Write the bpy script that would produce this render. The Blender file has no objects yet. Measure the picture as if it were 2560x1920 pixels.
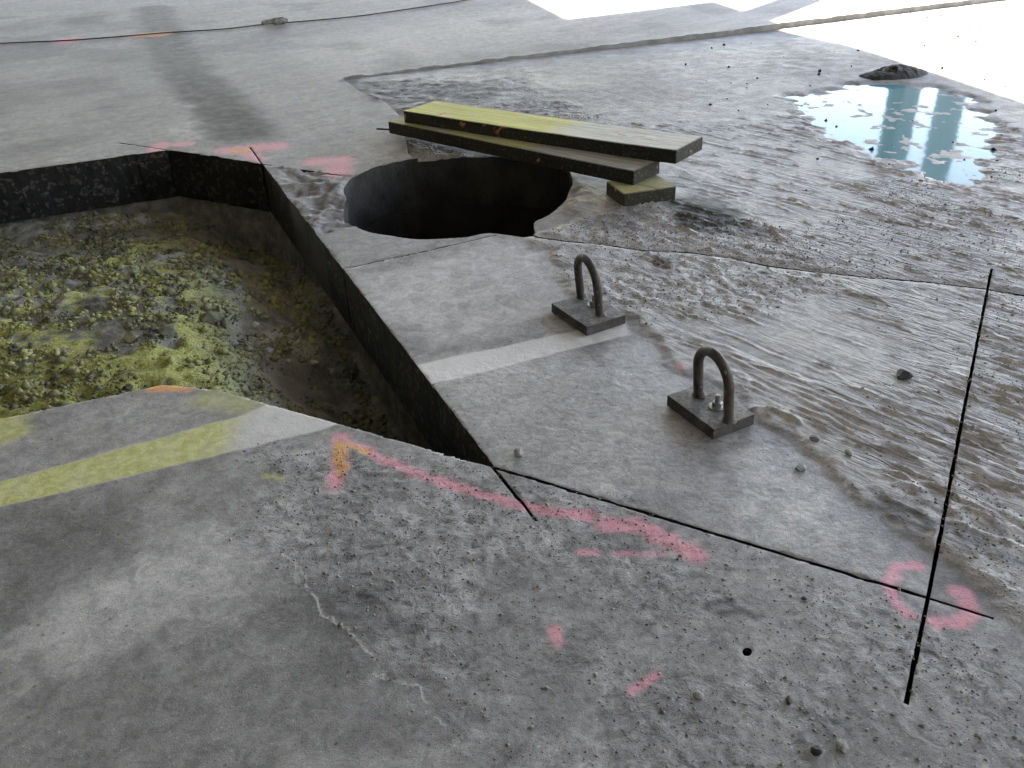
import bpy, bmesh, math, random
import numpy as np
from mathutils import Vector, Matrix
from mathutils.geometry import delaunay_2d_cdt
rng = np.random.default_rng(7); random.seed(7)
sc = bpy.context.scene
col = sc.collection

# ------------------------------------------------------------------ camera
F, PITCH, ROLL, H = 2200.0, math.radians(31.3), math.radians(-1.75), 1.55   # focal length in pixels of a 2560 px wide frame
cp, sp, cr, sr = math.cos(PITCH), math.sin(PITCH), math.cos(ROLL), math.sin(ROLL)
RT, UP, FW = Vector((1, 0, 0)), Vector((0, sp, cp)), Vector((0, cp, -sp))
cam = bpy.data.cameras.new('camera'); cam_o = bpy.data.objects.new('camera', cam); col.objects.link(cam_o)
X, Y = cr * RT + sr * UP, -sr * RT + cr * UP
cam_o.matrix_world = Matrix(((X.x, Y.x, -FW.x, 0), (X.y, Y.y, -FW.y, 0), (X.z, Y.z, -FW.z, H), (0, 0, 0, 1)))
cam.sensor_width = 36; cam.lens = 36 * F / 2560; cam.clip_start = .05; cam.clip_end = 2000
sc.camera = cam_o

def P(px, py, z=0.0):
    """ground (or level z) position seen at a pixel of the 2560 x 1920 photograph"""
    x, y = px - 1280, 960 - py
    d = X * x + Y * y + FW * F
    t = (z - H) / d.z
    return np.array((d.x * t, d.y * t))
def PP(lst, z=0.0): return np.array([P(a, b, z) for a, b in lst])

# ------------------------------------------------------------------ light
SUN_EL, SUN_AZ = math.radians(40), math.radians(37)          # azimuth from +Y towards +X
SH = np.array((math.sin(SUN_AZ), math.cos(SUN_AZ)))          # horizontal direction to the sun
w = bpy.data.worlds.new('World'); sc.world = w; w.use_nodes = True
nt = w.node_tree; bg = nt.nodes['Background']
sky = nt.nodes.new('ShaderNodeTexSky'); sky.sky_type = 'NISHITA'; sky.sun_disc = False
sky.sun_elevation = SUN_EL; sky.sun_rotation = SUN_AZ; sky.air_density = 1.0; sky.dust_density = .1
nt.links.new(sky.outputs[0], bg.inputs[0]); bg.inputs[1].default_value = .10
sun = bpy.data.lights.new('sun', 'SUN'); sun.energy = 3.4; sun.angle = math.radians(.53); sun.color = (1, .96, .9)
sun_o = bpy.data.objects.new('sun', sun); col.objects.link(sun_o)
sd = Vector((SH[0] * math.cos(SUN_EL), SH[1] * math.cos(SUN_EL), math.sin(SUN_EL)))
sun_o.rotation_euler = sd.to_track_quat('Z', 'Y').to_euler(); sun_o.location = sd * 30
vs = sc.view_settings; vs.view_transform = 'Standard'; vs.look = 'None'; vs.gamma = 1; vs.exposure = 3.42
vs.use_white_balance = True; vs.white_balance_temperature = 8300; vs.white_balance_tint = 19   # the camera's auto white balance in blue shade
sc.render.engine = 'CYCLES'
sc.cycles.use_denoising = True; sc.cycles.max_bounces = 8; sc.cycles.diffuse_bounces = 5

# ------------------------------------------------------------------ helpers
def smooth(a, b, x):
    t = np.clip((x - a) / (b - a), 0, 1); return t * t * (3 - 2 * t)
def _hash(ix, iy, s):
    n = (ix.astype(np.int64) * 374761393 + iy.astype(np.int64) * 668265263 + s * 982451653) & 0x7fffffff
    n = ((n ^ (n >> 13)) * 1274126177) & 0x7fffffff
    return ((n ^ (n >> 16)) & 0xffff) / 65535.0
def vn(x, y, s=0):
    ix, iy = np.floor(x), np.floor(y); fx, fy = x - ix, y - iy
    fx = fx * fx * (3 - 2 * fx); fy = fy * fy * (3 - 2 * fy)
    a, b, c, d = _hash(ix, iy, s), _hash(ix + 1, iy, s), _hash(ix, iy + 1, s), _hash(ix + 1, iy + 1, s)
    return (a + (b - a) * fx) * (1 - fy) + (c + (d - c) * fx) * fy
def fbm(x, y, sc_, o=4, s=0, g=.5):
    t, a, n = 0, 1, 0
    for k in range(o):
        t = t + a * vn(x / sc_ + 17.3 * k, y / sc_ - 9.1 * k, s + k); n += a; a *= g; sc_ *= .5
    return t / n
def ridge(x, y, sc_, o=3, s=0):
    t, a, n = 0, 1, 0
    for k in range(o):
        t = t + a * (1 - np.abs(2 * vn(x / sc_ + 5.7 * k, y / sc_ + 3.3 * k, s + k) - 1)); n += a; a *= .5; sc_ *= .5
    return t / n
def aniso(x, y, ang, along, across):
    c, s = math.cos(ang), math.sin(ang)
    return (c * x + s * y) / along, (-s * x + c * y) / across
def segdist(p, a, b):
    ab = b - a; t = np.clip(((p - a) @ ab) / max(ab @ ab, 1e-12), 0, 1)
    return np.linalg.norm(p - a - t[:, None] * ab, axis=1)
def linedist(p, poly):
    d = np.full(len(p), 1e9)
    for i in range(len(poly) - 1): d = np.minimum(d, segdist(p, poly[i], poly[i + 1]))
    return d
def inside(p, poly):
    r = np.zeros(len(p), bool); n = len(poly)
    for i in range(n):
        a, b = poly[i], poly[(i + 1) % n]
        if a[1] == b[1]: continue
        c = (a[1] > p[:, 1]) != (b[1] > p[:, 1])
        r ^= c & (p[:, 0] < (b[0] - a[0]) * (p[:, 1] - a[1]) / (b[1] - a[1]) + a[0])
    return r
def sdist(p, poly):                                            # positive inside
    d = linedist(p, np.vstack([poly, poly[:1]])); return np.where(inside(p, poly), d, -d)

def tag(o, label=None, cat=None, group=None, kind=None):
    for k, v in (('label', label), ('category', cat), ('group', group), ('kind', kind)):
        if v: o[k] = v
    return o
def link_mesh(name, me, mat=None, parent=None):
    o = bpy.data.objects.new(name, me); col.objects.link(o)
    if mat is not None and not me.materials: me.materials.append(mat)
    if parent: o.parent = parent
    return o
def empty(name, loc, rz=0):
    o = bpy.data.objects.new(name, None); o.location = loc; o.rotation_euler = (0, 0, rz); o.empty_display_size = .1
    col.objects.link(o); return o
def pymesh(name, v, f, smooth_=False):
    me = bpy.data.meshes.new(name); me.from_pydata([tuple(map(float, q)) for q in v], [], [tuple(map(int, q)) for q in f]); me.update()
    if smooth_: me.polygons.foreach_set('use_smooth', np.ones(len(me.polygons), bool))
    return me
def trimesh(name, v, f, smooth_mask=None):
    me = bpy.data.meshes.new(name); n, m = len(v), len(f)
    me.vertices.add(n); me.vertices.foreach_set('co', np.ascontiguousarray(v, np.float32).ravel())
    me.loops.add(m * 3); me.loops.foreach_set('vertex_index', np.ascontiguousarray(f, np.int32).ravel())
    me.polygons.add(m); me.polygons.foreach_set('loop_start', np.arange(0, m * 3, 3, dtype=np.int32))
    me.polygons.foreach_set('loop_total', np.full(m, 3, np.int32))
    if smooth_mask is not None: me.polygons.foreach_set('use_smooth', smooth_mask)
    me.update(calc_edges=True); return me
def setcol(me, name, arr):
    a = me.color_attributes.new(name, 'FLOAT_COLOR', 'POINT'); a.data.foreach_set('color', np.ascontiguousarray(arr, np.float32).ravel())

# ------------------------------------------------------------------ node materials
class NB:
    def __init__(s, name):
        s.m = bpy.data.materials.new(name); s.m.use_nodes = True; s.t = s.m.node_tree; s.b = s.t.nodes['Principled BSDF']
        s.co = s.t.nodes.new('ShaderNodeNewGeometry').outputs['Position']
    def n(s, ty, **k):
        q = s.t.nodes.new(ty)
        for a, v in k.items(): setattr(q, a, v)
        return q
    def put(s, sock, v):
        if hasattr(v, 'is_linked') or isinstance(v, bpy.types.NodeSocket): s.t.links.new(v, sock)
        else: sock.default_value = v if not (isinstance(v, tuple) and len(v) == 3 and len(sock.default_value) == 4) else (*v, 1)
    def math(s, op, a, b=0.0, c=None):
        q = s.n('ShaderNodeMath', operation=op); s.put(q.inputs[0], a); s.put(q.inputs[1], b)
        if c is not None: s.put(q.inputs[2], c)
        return q.outputs[0]
    def noise(s, scale, detail=5, rough=.55, vec=None, out=0, dist=0.0):
        q = s.n('ShaderNodeTexNoise'); s.put(q.inputs['Vector'], vec or s.co); q.inputs['Scale'].default_value = scale
        q.inputs['Detail'].default_value = detail; q.inputs['Roughness'].default_value = rough; q.inputs['Distortion'].default_value = dist
        return q.outputs[out]
    def voro(s, scale, feature='F1', out='Distance', vec=None, rnd=1.0):
        q = s.n('ShaderNodeTexVoronoi', feature=feature); s.put(q.inputs['Vector'], vec or s.co); q.inputs['Scale'].default_value = scale
        q.inputs['Randomness'].default_value = rnd
        return q.outputs[out]
    def ramp(s, v, lo, hi, a=0.0, b=1.0):
        q = s.n('ShaderNodeMapRange', interpolation_type='SMOOTHSTEP'); s.put(q.inputs[0], v)
        q.inputs[1].default_value = lo; q.inputs[2].default_value = hi; q.inputs[3].default_value = a; q.inputs[4].default_value = b
        return q.outputs[0]
    def mix(s, f, a, b, mode='MIX'):
        q = s.n('ShaderNodeMix', data_type='RGBA', blend_type=mode); s.put(q.inputs[0], f); s.put(q.inputs[6], a); s.put(q.inputs[7], b)
        return q.outputs[2]
    def grey(s, v):
        q = s.n('ShaderNodeCombineColor'); [s.put(q.inputs[i], v) for i in range(3)]; return q.outputs[0]
    def attr(s, name):
        q = s.n('ShaderNodeAttribute', attribute_name=name); e = s.n('ShaderNodeSeparateColor'); s.t.links.new(q.outputs['Color'], e.inputs[0])
        return e.outputs[0], e.outputs[1], e.outputs[2], q.outputs['Alpha']
    def mapping(s, rot, scale):
        q = s.n('ShaderNodeMapping', vector_type='TEXTURE'); s.put(q.inputs[0], s.co); q.inputs['Rotation'].default_value = rot; q.inputs['Scale'].default_value = scale
        return q.outputs[0]
    def bump(s, h, dist, strength=1.0, normal=None):
        q = s.n('ShaderNodeBump'); q.inputs['Strength'].default_value = strength; q.inputs['Distance'].default_value = dist; s.put(q.inputs['Height'], h)
        if normal: s.t.links.new(normal, q.inputs['Normal'])
        return q.outputs[0]
    def out(s, color=None, rough=None, normal=None, spec=None, metal=None):
        for k, v in (('Base Color', color), ('Roughness', rough), ('Normal', normal), ('Specular IOR Level', spec), ('Metallic', metal)):
            if v is not None: s.put(s.b.inputs[k], v)
        return s.m

def mat_floor():
    s = NB('floor concrete')
    slurry, wet, stain_shade, light = s.attr('m1'); red, yellow, pale, crack = s.attr('m2'); ripple, lump, wear, orange = s.attr('m3')
    n1 = s.noise(1.3, 6); n2 = s.noise(9, 8, .6); n3 = s.noise(60, 6, .65); n4 = s.noise(260, 4, .7); n5 = s.noise(30, 8, .66, dist=.5)
    def add(v, n, k): return s.math('ADD', v, s.math('MULTIPLY', s.math('SUBTRACT', n, .5), k))
    def mixf(f, a, b):
        q = s.n('ShaderNodeMix', data_type='FLOAT'); s.put(q.inputs[0], f); s.put(q.inputs[2], a); s.put(q.inputs[3], b); return q.outputs[0]
    st = s.noise(5, 6, .6, s.mapping((0, 0, math.radians(24)), (6, .6, 1)))          # trowel and wiping streaks along the slab
    st2 = s.noise(7, 5, .6, s.mapping((0, 0, math.radians(-62)), (4, .7, 1)))
    v = add(add(add(add(add(.30, n1, .16), n2, .20), n3, .12), st, .16), st2, .10)
    st3 = s.noise(6, 7, .62, s.mapping((0, 0, math.radians(46)), (5, .8, 1)))
    v = add(add(add(v, st3, .22), n3, .10), n4, .24)
    v = s.math('ADD', v, s.math('MULTIPLY', light, .17))
    # dried cement film, flaking: pale crust over darker concrete
    fl = s.math('MULTIPLY', wear, s.ramp(n5, .44, .58)); dk = s.math('MULTIPLY', wear, s.ramp(n5, .46, .34))
    v = s.math('ADD', v, s.math('MULTIPLY', fl, .06)); v = s.math('SUBTRACT', v, s.math('MULTIPLY', dk, .15))
    v = mixf(slurry, v, add(add(add(.44, n2, .14), n3, .16), n5, .16))
    po = s.ramp(s.voro(95), .0, .16, .4, 1.0); pm = s.ramp(s.noise(3.1, 4), .40, .60)
    pit = s.math('MULTIPLY', pm, s.math('SUBTRACT', 1.0, po))
    v = s.math('MULTIPLY', v, s.math('SUBTRACT', 1.0, pit))
    def speck(scale, keep, lo, hi):
        d = s.voro(scale); q = s.n('ShaderNodeSeparateColor'); s.t.links.new(s.voro(scale, 'F1', 'Color'), q.inputs[0])
        return s.math('MULTIPLY', s.ramp(d, lo, hi, 1.0, 0.0), s.math('GREATER_THAN', q.outputs[0], keep))
    mo = s.ramp(s.noise(4.3, 5, .6), .35, .65, .35, 1.0)
    v = s.math('MULTIPLY', v, s.math('SUBTRACT', 1.0, s.math('MULTIPLY', mo, s.math('MULTIPLY', speck(150, .62, .12, .36), .55))))
    v = s.math('ADD', v, s.math('MULTIPLY', mo, s.math('MULTIPLY', speck(115, .66, .12, .38), .16)))
    v = s.math('MULTIPLY', v, s.math('SUBTRACT', 1.0, s.math('MULTIPLY', speck(42, .86, .10, .24), .5)))
    v = s.math('MULTIPLY', v, s.ramp(s.noise(16, 9, .72, dist=.8), .30, .70, .72, 1.25))
    stn_shade = s.math('MULTIPLY', stain_shade, s.ramp(n2, .25, .6, .82, 1.0))
    v = s.math('MULTIPLY', v, s.math('SUBTRACT', 1.0, s.math('MULTIPLY', stn_shade, .88)))
    c = s.mix(1.0, s.grey(s.math('MAXIMUM', v, .03)), (1.0, .995, .975), 'MULTIPLY')
    c = s.mix(s.math('MULTIPLY', pale, s.ramp(n2, .2, .42, .55, .95)), c, (.68, .68, .66))
    c = s.mix(s.math('MULTIPLY', yellow, s.ramp(n2, .25, .5, .75, 1.0)), c, s.mix(s.ramp(n5, .35, .65), (.41, .43, .11), (.62, .64, .24)))
    c = s.mix(s.math('MULTIPLY', crack, .75), c, (.58, .58, .56))
    c = s.mix(s.math('MULTIPLY', red, s.math('MULTIPLY', s.ramp(n3, .28, .52, .4, 1.0), s.ramp(n4, .3, .5, .6, 1.0))), c, s.mix(orange, (.74, .34, .40), (.78, .38, .13)))
    r = s.math('ADD', .64, s.math('MULTIPLY', s.math('SUBTRACT', n2, .5), .45))
    r = s.math('MAXIMUM', s.math('SUBTRACT', r, s.math('MULTIPLY', wet, .34)), .16)
    rp = s.math('SUBTRACT', 1.0, s.math('ABSOLUTE', s.math('SUBTRACT', s.math('MULTIPLY', s.noise(26, 4, .6, s.mapping((0, 0, math.radians(-47)), (6, .8, 1)), dist=.5), 2.0), 1.0)))
    h = s.math('ADD', s.math('MULTIPLY', n3, .38), s.math('MULTIPLY', n4, .25))
    h = s.math('SUBTRACT', h, pit)
    h = s.math('ADD', h, s.math('MULTIPLY', s.math('ADD', wear, s.math('MULTIPLY', lump, 1.5)), s.math('MULTIPLY', n5, 1.6)))
    h = s.math('ADD', h, s.math('MULTIPLY', ripple, s.math('MULTIPLY', rp, 4.6)))
    return s.out(c, r, s.bump(h, .005, .9), mixf(slurry, .30, .22))

def mat_cut():  # near-black tones carry the deep shade of the pit walls
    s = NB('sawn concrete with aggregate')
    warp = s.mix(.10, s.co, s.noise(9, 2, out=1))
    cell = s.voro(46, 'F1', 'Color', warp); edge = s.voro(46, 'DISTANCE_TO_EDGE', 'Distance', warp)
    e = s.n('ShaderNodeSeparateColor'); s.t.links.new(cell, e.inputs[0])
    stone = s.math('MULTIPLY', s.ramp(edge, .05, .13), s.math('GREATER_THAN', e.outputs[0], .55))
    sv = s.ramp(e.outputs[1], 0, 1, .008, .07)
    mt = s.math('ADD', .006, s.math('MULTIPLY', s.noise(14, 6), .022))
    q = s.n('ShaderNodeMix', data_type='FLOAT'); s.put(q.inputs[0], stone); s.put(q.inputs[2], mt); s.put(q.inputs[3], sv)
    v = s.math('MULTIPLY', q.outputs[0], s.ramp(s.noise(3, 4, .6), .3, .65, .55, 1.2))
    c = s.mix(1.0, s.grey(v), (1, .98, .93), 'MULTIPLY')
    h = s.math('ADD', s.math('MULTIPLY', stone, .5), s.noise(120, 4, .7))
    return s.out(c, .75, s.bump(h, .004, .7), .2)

def mat_soil():
    s = NB('soil'); yel, lig, dark, _ = s.attr('m1')
    n2 = s.noise(12, 8, .65); n3 = s.noise(70, 6, .7)
    c = s.mix(s.ramp(n2, .3, .7), (.17, .17, .15), (.42, .42, .37))
    yc = s.mix(s.ramp(n3, .3, .7), (.36, .38, .09), (.74, .76, .30))
    c = s.mix(s.math('MULTIPLY', yel, s.ramp(n2, .3, .5, .4, 1.0)), c, yc)
    c = s.mix(lig, c, (.64, .64, .60))
    h = s.math('ADD', s.math('MULTIPLY', n2, .8), n3)
    n4 = s.noise(190, 4, .7); c = s.mix(s.ramp(n4, .52, .64, 0, .45), c, (.05, .05, .04)); h = s.math('ADD', h, s.math('MULTIPLY', n4, .5))
    return s.out(c, .92, s.bump(h, .018, 1.0), .12)

def mat_simple(name, c1, c2, scale, rough, bump=.002, spec=.4, metal=0.0, hs=60, rvar=.2):
    s = NB(name); n = s.noise(scale, 7, .6); n2 = s.noise(hs, 6, .65)
    c = s.mix(s.ramp(n, .32, .68), c1, c2); c = s.mix(s.math('MULTIPLY', s.ramp(n2, .45, .75), .35), c, tuple(q * .5 for q in c1))
    r = s.math('ADD', rough, s.math('MULTIPLY', s.math('SUBTRACT', n2, .5), rvar))
    return s.out(c, r, s.bump(s.math('ADD', n2, n), bump, .8), spec, metal)

def mat_wood(name, base, yel, ang):
    s = NB(name); oc = s.n('ShaderNodeTexCoord').outputs['Object']; ox = s.n('ShaderNodeSeparateXYZ'); s.t.links.new(oc, ox.inputs[0])
    along = s.ramp(s.math('ADD', ox.outputs[0], s.math('MULTIPLY', s.math('SUBTRACT', s.noise(3, 4), .5), .9)), .0, .35, 1.0, .08)
    mp = s.mapping((0, 0, ang), (9, .5, .5)); g = s.noise(26, 8, .65, mp); big = s.noise(2.2, 4, .5)
    n3 = s.noise(90, 5, .65)
    c = s.mix(s.ramp(g, .3, .7), tuple(q * .6 for q in base), base)
    c = s.mix(s.math('MULTIPLY', along, s.ramp(big, .36, .5, .55, 1.0)), c, s.mix(s.ramp(g, .3, .7), tuple(q * .65 for q in yel), yel))
    c = s.mix(s.ramp(s.noise(7, 5, .6), .62, .68, 0, .8), c, (.62, .27, .12))
    c = s.mix(s.ramp(n3, .55, .75, 0, .5), c, (.36, .36, .33))
    kn = s.ramp(s.noise(11, 3, .5, mp), .64, .70, 0, .7); c = s.mix(kn, c, tuple(q * .25 for q in base))
    c = s.mix(s.ramp(s.noise(13, 6, .6), .60, .66, 0, .65), c, tuple(min(.5, q * 1.1 + .02) for q in (sum(base) / 3,) * 3))
    # cement slurry splashes; sides and end grain take a separate shaded colour
    h = s.math('ADD', g, s.math('MULTIPLY', n3, .4))
    return s.out(c, .72, s.bump(h, .004, .8), .3)

M_FLOOR, M_CUT, M_SOIL = mat_floor(), mat_cut(), mat_soil()
M_STEEL = mat_simple('weathered dark steel', (.035, .034, .033), (.085, .082, .078), 14, .5, .0015, .5, .3, 90)
def mat_steel(name, c1, c2):
    s = NB(name); n = s.noise(16, 7, .62); n2 = s.noise(85, 6, .65); sp_n = s.noise(48, 4, .6)
    c = s.mix(s.ramp(n, .35, .65), c1, c2); c = s.mix(s.ramp(n2, .50, .66, 0, .7), c, (.085, .055, .038))
    c = s.mix(s.ramp(sp_n, .62, .70, 0, .75), c, (.30, .30, .285))
    return s.out(c, s.ramp(n2, .3, .7, .4, .8), s.bump(s.math('ADD', n2, n), .003, .8), .4, .15)
M_STEEL = mat_steel('weathered dark steel', (.028, .027, .026), (.075, .072, .068))
M_PLATE = mat_steel('dusty steel plate', (.09, .09, .085), (.22, .22, .21))
M_PLATE0 = mat_simple('dusty steel plate', (.10, .10, .095), (.24, .24, .225), 11, .55, .0015, .45, .1, 80)
M_BOLT = mat_simple('zinc bolt', (.25, .25, .24), (.4, .4, .39), 40, .35, .001, .5, .8)
M_STONE = mat_simple('pebble', (.10, .10, .095), (.26, .26, .245), 20, .8, .003)
M_PALESTONE = mat_simple('pale mortar crumb', (.18, .18, .17), (.34, .34, .32), 25, .85, .003)
M_DARKSTONE = mat_simple('dark stone', (.02, .02, .02), (.06, .06, .058), 20, .75, .003)
M_MUD = mat_simple('dark mud', (.012, .012, .011), (.04, .039, .035), 9, .75, .01)
M_CABLE = mat_simple('black rubber', (.015, .015, .015), (.04, .04, .04), 20, .5, .001)
M_DECK = mat_simple('fair-faced concrete', (.26, .26, .25), (.36, .36, .345), 2, .8, .004)
M_EDGE = mat_simple('shaded concrete edge', (.18, .18, .17), (.3, .3, .285), 6, .8, .004)  # step face turned from the sun, its shade put into the colour
M_SHAFT = mat_simple('shaded shaft concrete', (.015, .015, .014), (.055, .055, .052), 4, .75, .008)  # hole wall with its shade painted into a dark colour
s = NB('sky tinted puddle water'); M_WATER = s.out((.08, .26, .30), .06, s.bump(s.noise(9, 3), .001, .5), .14); s.b.inputs['IOR'].default_value = 1.33  # turquoise base stands in for reflected blue sky
M_GROUND = mat_simple('yard gravel', (.20, .19, .17), (.34, .33, .30), 1.5, .9, .01)

# ------------------------------------------------------------------ plan of the slab (all on the floor plane)
A, B, C, D, E = P(420, 375), P(655, 410), P(1232, 1168), P(545, 975), P(410, 961)
Lf = A + (P(0, 432) - A) / np.linalg.norm(P(0, 432) - A) * 3.4         # far pit edge runs on to the left
un = (P(810, 1075) - P(0, 1268)); un /= np.linalg.norm(un)
Ln = E - un * 3.0
PIT = np.array([A, B, C, D, E, Ln, Lf])
HC, HR = np.array((-.315, 4.53)), .645
th = np.linspace(0, 2 * np.pi, 121)[:-1]
rr = HR * (1 + .012 * np.sin(3 * th + 1) + .010 * np.sin(7 * th) + .006 * np.sin(17 * th))
dth = (th - math.radians(302.5) + np.pi) % (2 * np.pi) - np.pi; rr = rr + .16 * np.exp(-(dth / math.radians(7)) ** 2)      # broken-out notch beside the block corner
dth = (th - math.radians(38) + np.pi) % (2 * np.pi) - np.pi; rr = rr + .11 * np.exp(-(dth / math.radians(24)) ** 2)
dth = (th - math.radians(186) + np.pi) % (2 * np.pi) - np.pi; rr = rr - .10 * np.exp(-(dth / math.radians(32)) ** 2)
HOLE = HC + np.c_[np.cos(th) * rr, np.sin(th) * rr]
KX = P(2320, 1495)
far_px = [(1345, 596), (1420, 606), (1500, 612), (1600, 628), (1720, 634), (1830, 648), (1920, 668), (2040, 682), (2180, 697), (2300, 706), (2400, 718), (2472, 726), (2560, 741)]
FAR = PP(far_px); d_ = FAR[-1] - FAR[-3]; d_ /= np.linalg.norm(d_)
FAR = np.vstack([FAR[:1] + (HC - FAR[:1]) * .25, FAR, FAR[-1:] + d_ * 2.0, FAR[-1:] + d_ * 9])
kerfs = [  # polyline, width
    (np.array([P(300, 357), A, B, P(850, 438)]), .008),
    (np.array([P(625, 368), B, C, P(1340, 1300)]), .009),
    (np.array([C + (D - C) * .0, KX, P(2482, 1545)]), .008),
    (np.array([P(2477, 680), P(2400, 1072), KX, P(2265, 1757)]), .0095),
    (np.array([P(856, 673), P(1100, 620), P(1262, 582)]), .009),
    (FAR, .014)]
SEAM0 = P(855, 195); sd_ = P(1950, 60) - SEAM0; sd_ /= np.linalg.norm(sd_)
EDGE2 = np.array([SEAM0, P(905, 232), P(965, 256), P(1010, 300), P(1020, 384)])
SLURRY = np.vstack([EDGE2[::-1], [SEAM0 + sd_ * 14], [FAR[-1]], FAR[::-1][1:]])       # sunken bed that holds the slurry
BLOCK = np.vstack([[C], [KX], [P(2472, 726)], FAR[::-1][4:], [HC], [P(1262, 582)], [P(856, 673)]])
BLOCK = np.vstack([[C], [KX], [P(2472, 726)], PP(far_px[:11][::-1]), [HC], [P(1262, 582)], [P(856, 673)]])
WEDGE = np.array([B, P(850, 438), HC, P(1262, 582), P(856, 673)])
STRIP = np.array([P(0, 1268) - un * .8, P(810, 1075), P(1090, 960), P(1590, 840), P(1590, 800), P(1050, 915), P(690, 1000), P(600, 1040), P(0, 1205) - un * .8])
wn = np.array((-un[1], un[0]))
sl_, su_ = PP([(0, 1268), (810, 1075), (1090, 960), (1575, 838)]), PP([(0, 1205), (600, 1040), (700, 996), (1050, 912), (1560, 800)])
STRIP = np.vstack([[sl_[0] - un * .8], sl_, su_[::-1], [su_[0] - un * .8]])
CRACK = PP([(660, 1330), (690, 1372), (722, 1392), (758, 1425), (768, 1470), (792, 1502), (800, 1535), (850, 1560), (893, 1600), (936, 1650), (942, 1690), (990, 1702), (1052, 1716), (1068, 1760), (1095, 1800), (1130, 1822), (1180, 1850)])
CRACK = np.vstack([np.linspace(CRACK[i], CRACK[i + 1], 6)[:-1] for i in range(len(CRACK) - 1)] + [CRACK[-1:]])
CRACK = CRACK + rng.normal(0, .003, CRACK.shape)
DRILL = P(1868, 1628); a8 = np.linspace(0, 2 * np.pi, 15)[:-1]; DR = DRILL + np.c_[np.cos(a8), np.sin(a8)] * .0105 * (1 + .12 * np.sin(2 * a8))[:, None]

# constraint graph
V, ED = [], []
def add_line(pts, step=None, closed=False):
    pts = np.asarray(pts)
    if closed: pts = np.vstack([pts, pts[:1]])
    if step:
        o = []
        for a, b in zip(pts[:-1], pts[1:]):
            n = max(1, int(np.linalg.norm(b - a) / step)); o += [a + (b - a) * k / n for k in range(n)]
        pts = np.array(o + [pts[-1]])
    i0 = len(V); V.extend(pts.tolist()); ED.extend((i0 + k, i0 + k + 1) for k in range(len(pts) - 1))
def rects(pl, wd):
    out = []
    for a, b in zip(pl[:-1], pl[1:]):
        d = (b - a) / np.linalg.norm(b - a); n = np.array((-d[1], d[0])) * wd / 2; e = d * wd * .25
        out.append(np.array([a - e + n, b + e + n, b + e - n, a - e - n]))
    return out
KR = [r for pl, wd in kerfs for r in rects(pl, wd)]
add_line(PIT, .02, True); add_line(HOLE, None, True)
for r in KR: add_line(r, .03, True)
add_line(EDGE2, .02); add_line([SEAM0, SEAM0 + sd_ * 14], .04); add_line([FAR[-1], SEAM0 + sd_ * 14], .5)
add_line(STRIP, .02, True)
add_line(DR, None, True)
for off in (-.004, .004):
    t_ = np.gradient(CRACK, axis=0); t_ /= np.linalg.norm(t_, axis=1)[:, None]
    V.extend((CRACK + np.c_[-t_[:, 1], t_[:, 0]] * off).tolist())
V.extend(CRACK.tolist())
LIM = np.array([(-26, -9), (26, -9), (26, 34), (-26, 34)]); add_line(LIM, 2, True)
def gridpts(x0, x1, y0, y1, s):
    gx, gy = np.meshgrid(np.arange(x0 + s / 2, x1, s), np.arange(y0 + s / 2, y1, s))
    g = np.c_[gx.ravel(), gy.ravel()]; return g + rng.uniform(-.33, .33, g.shape) * s
Z0, Z1, Z2, Z3 = (-1.95, 2.3, .75, 3.35, .0085), (-3.7, 3.9, 3.35, 6.4, .0135), (-7.8, 7.2, 6.4, 13.4, .042), (-15, 15, -5, 22, .3)
def inbox(g, z): return (g[:, 0] > z[0]) & (g[:, 0] < z[1]) & (g[:, 1] > z[2]) & (g[:, 1] < z[3])
G = []
for i, z in enumerate((Z0, Z1, Z2, Z3)):
    g = gridpts(*z)
    for q in (Z0, Z1, Z2)[:i]: g = g[~inbox(g, q)]
    G.append(g)
G = np.vstack(G); G = G[~inside(G, PIT) & ~inside(G, HOLE)]
allp = V + G.tolist()
res = delaunay_2d_cdt([Vector(p) for p in allp], ED, [], 0, 1e-5)
V2 = np.array([tuple(p) for p in res[0]]); T = np.array(res[2])
cen = V2[T].mean(axis=1)
void = inside(cen, PIT) | inside(cen, HOLE) | inside(cen, DR)
for r in KR: void |= inside(cen, r)
piece = np.zeros(len(T), int)
piece[inside(cen, SLURRY)] = 1; piece[inside(cen, BLOCK)] = 2; piece[inside(cen, WEDGE)] = 3
piece[void] = -1
# orient triangles up
e1, e2 = V2[T[:, 1]] - V2[T[:, 0]], V2[T[:, 2]] - V2[T[:, 0]]
flip = (e1[:, 0] * e2[:, 1] - e1[:, 1] * e2[:, 0]) < 0; T[flip] = T[flip][:, ::-1]

# ------------------------------------------------------------------ surface masks (what lies on the concrete, plus some painted shade)
p = V2; x, y = p[:, 0], p[:, 1]
wx, wy = (fbm(x, y, .12, 4, 40) - .5), (fbm(x, y, .12, 4, 60) - .5)
pw = p + np.c_[wx, wy] * .16
def soft(poly_px, blur, warp=1.0):
    q = p + np.c_[wx, wy] * .16 * warp
    return smooth(-blur, blur, sdist(q, PP(poly_px)))
def band(pl_px, wid, blur, warp=1.0):
    q = p + np.c_[wx, wy] * .16 * warp
    return 1 - smooth(wid - blur, wid + blur, linedist(q, PP(pl_px)))
SL_PX = [(855, 195), (1005, 280), (1015, 380), (1100, 400), (1420, 420), (1430, 540), (1329, 604), (1385, 650), (1400, 690), (1460, 770), (1560, 795), (1620, 835), (1660, 890), (1740, 930), (1900, 1035), (2010, 1130), (2150, 1225), (2200, 1280), (2330, 1390), (2440, 1470), (2560, 1570), (3000, 1800), (3400, 900), (3000, 250), (2600, -120), (1950, 60)]
slurry = soft(SL_PX, .035)
near_blk = linedist(p, PP([(1329, 604), (1385, 650), (1460, 770), (1560, 795), (1640, 850)]))
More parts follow.
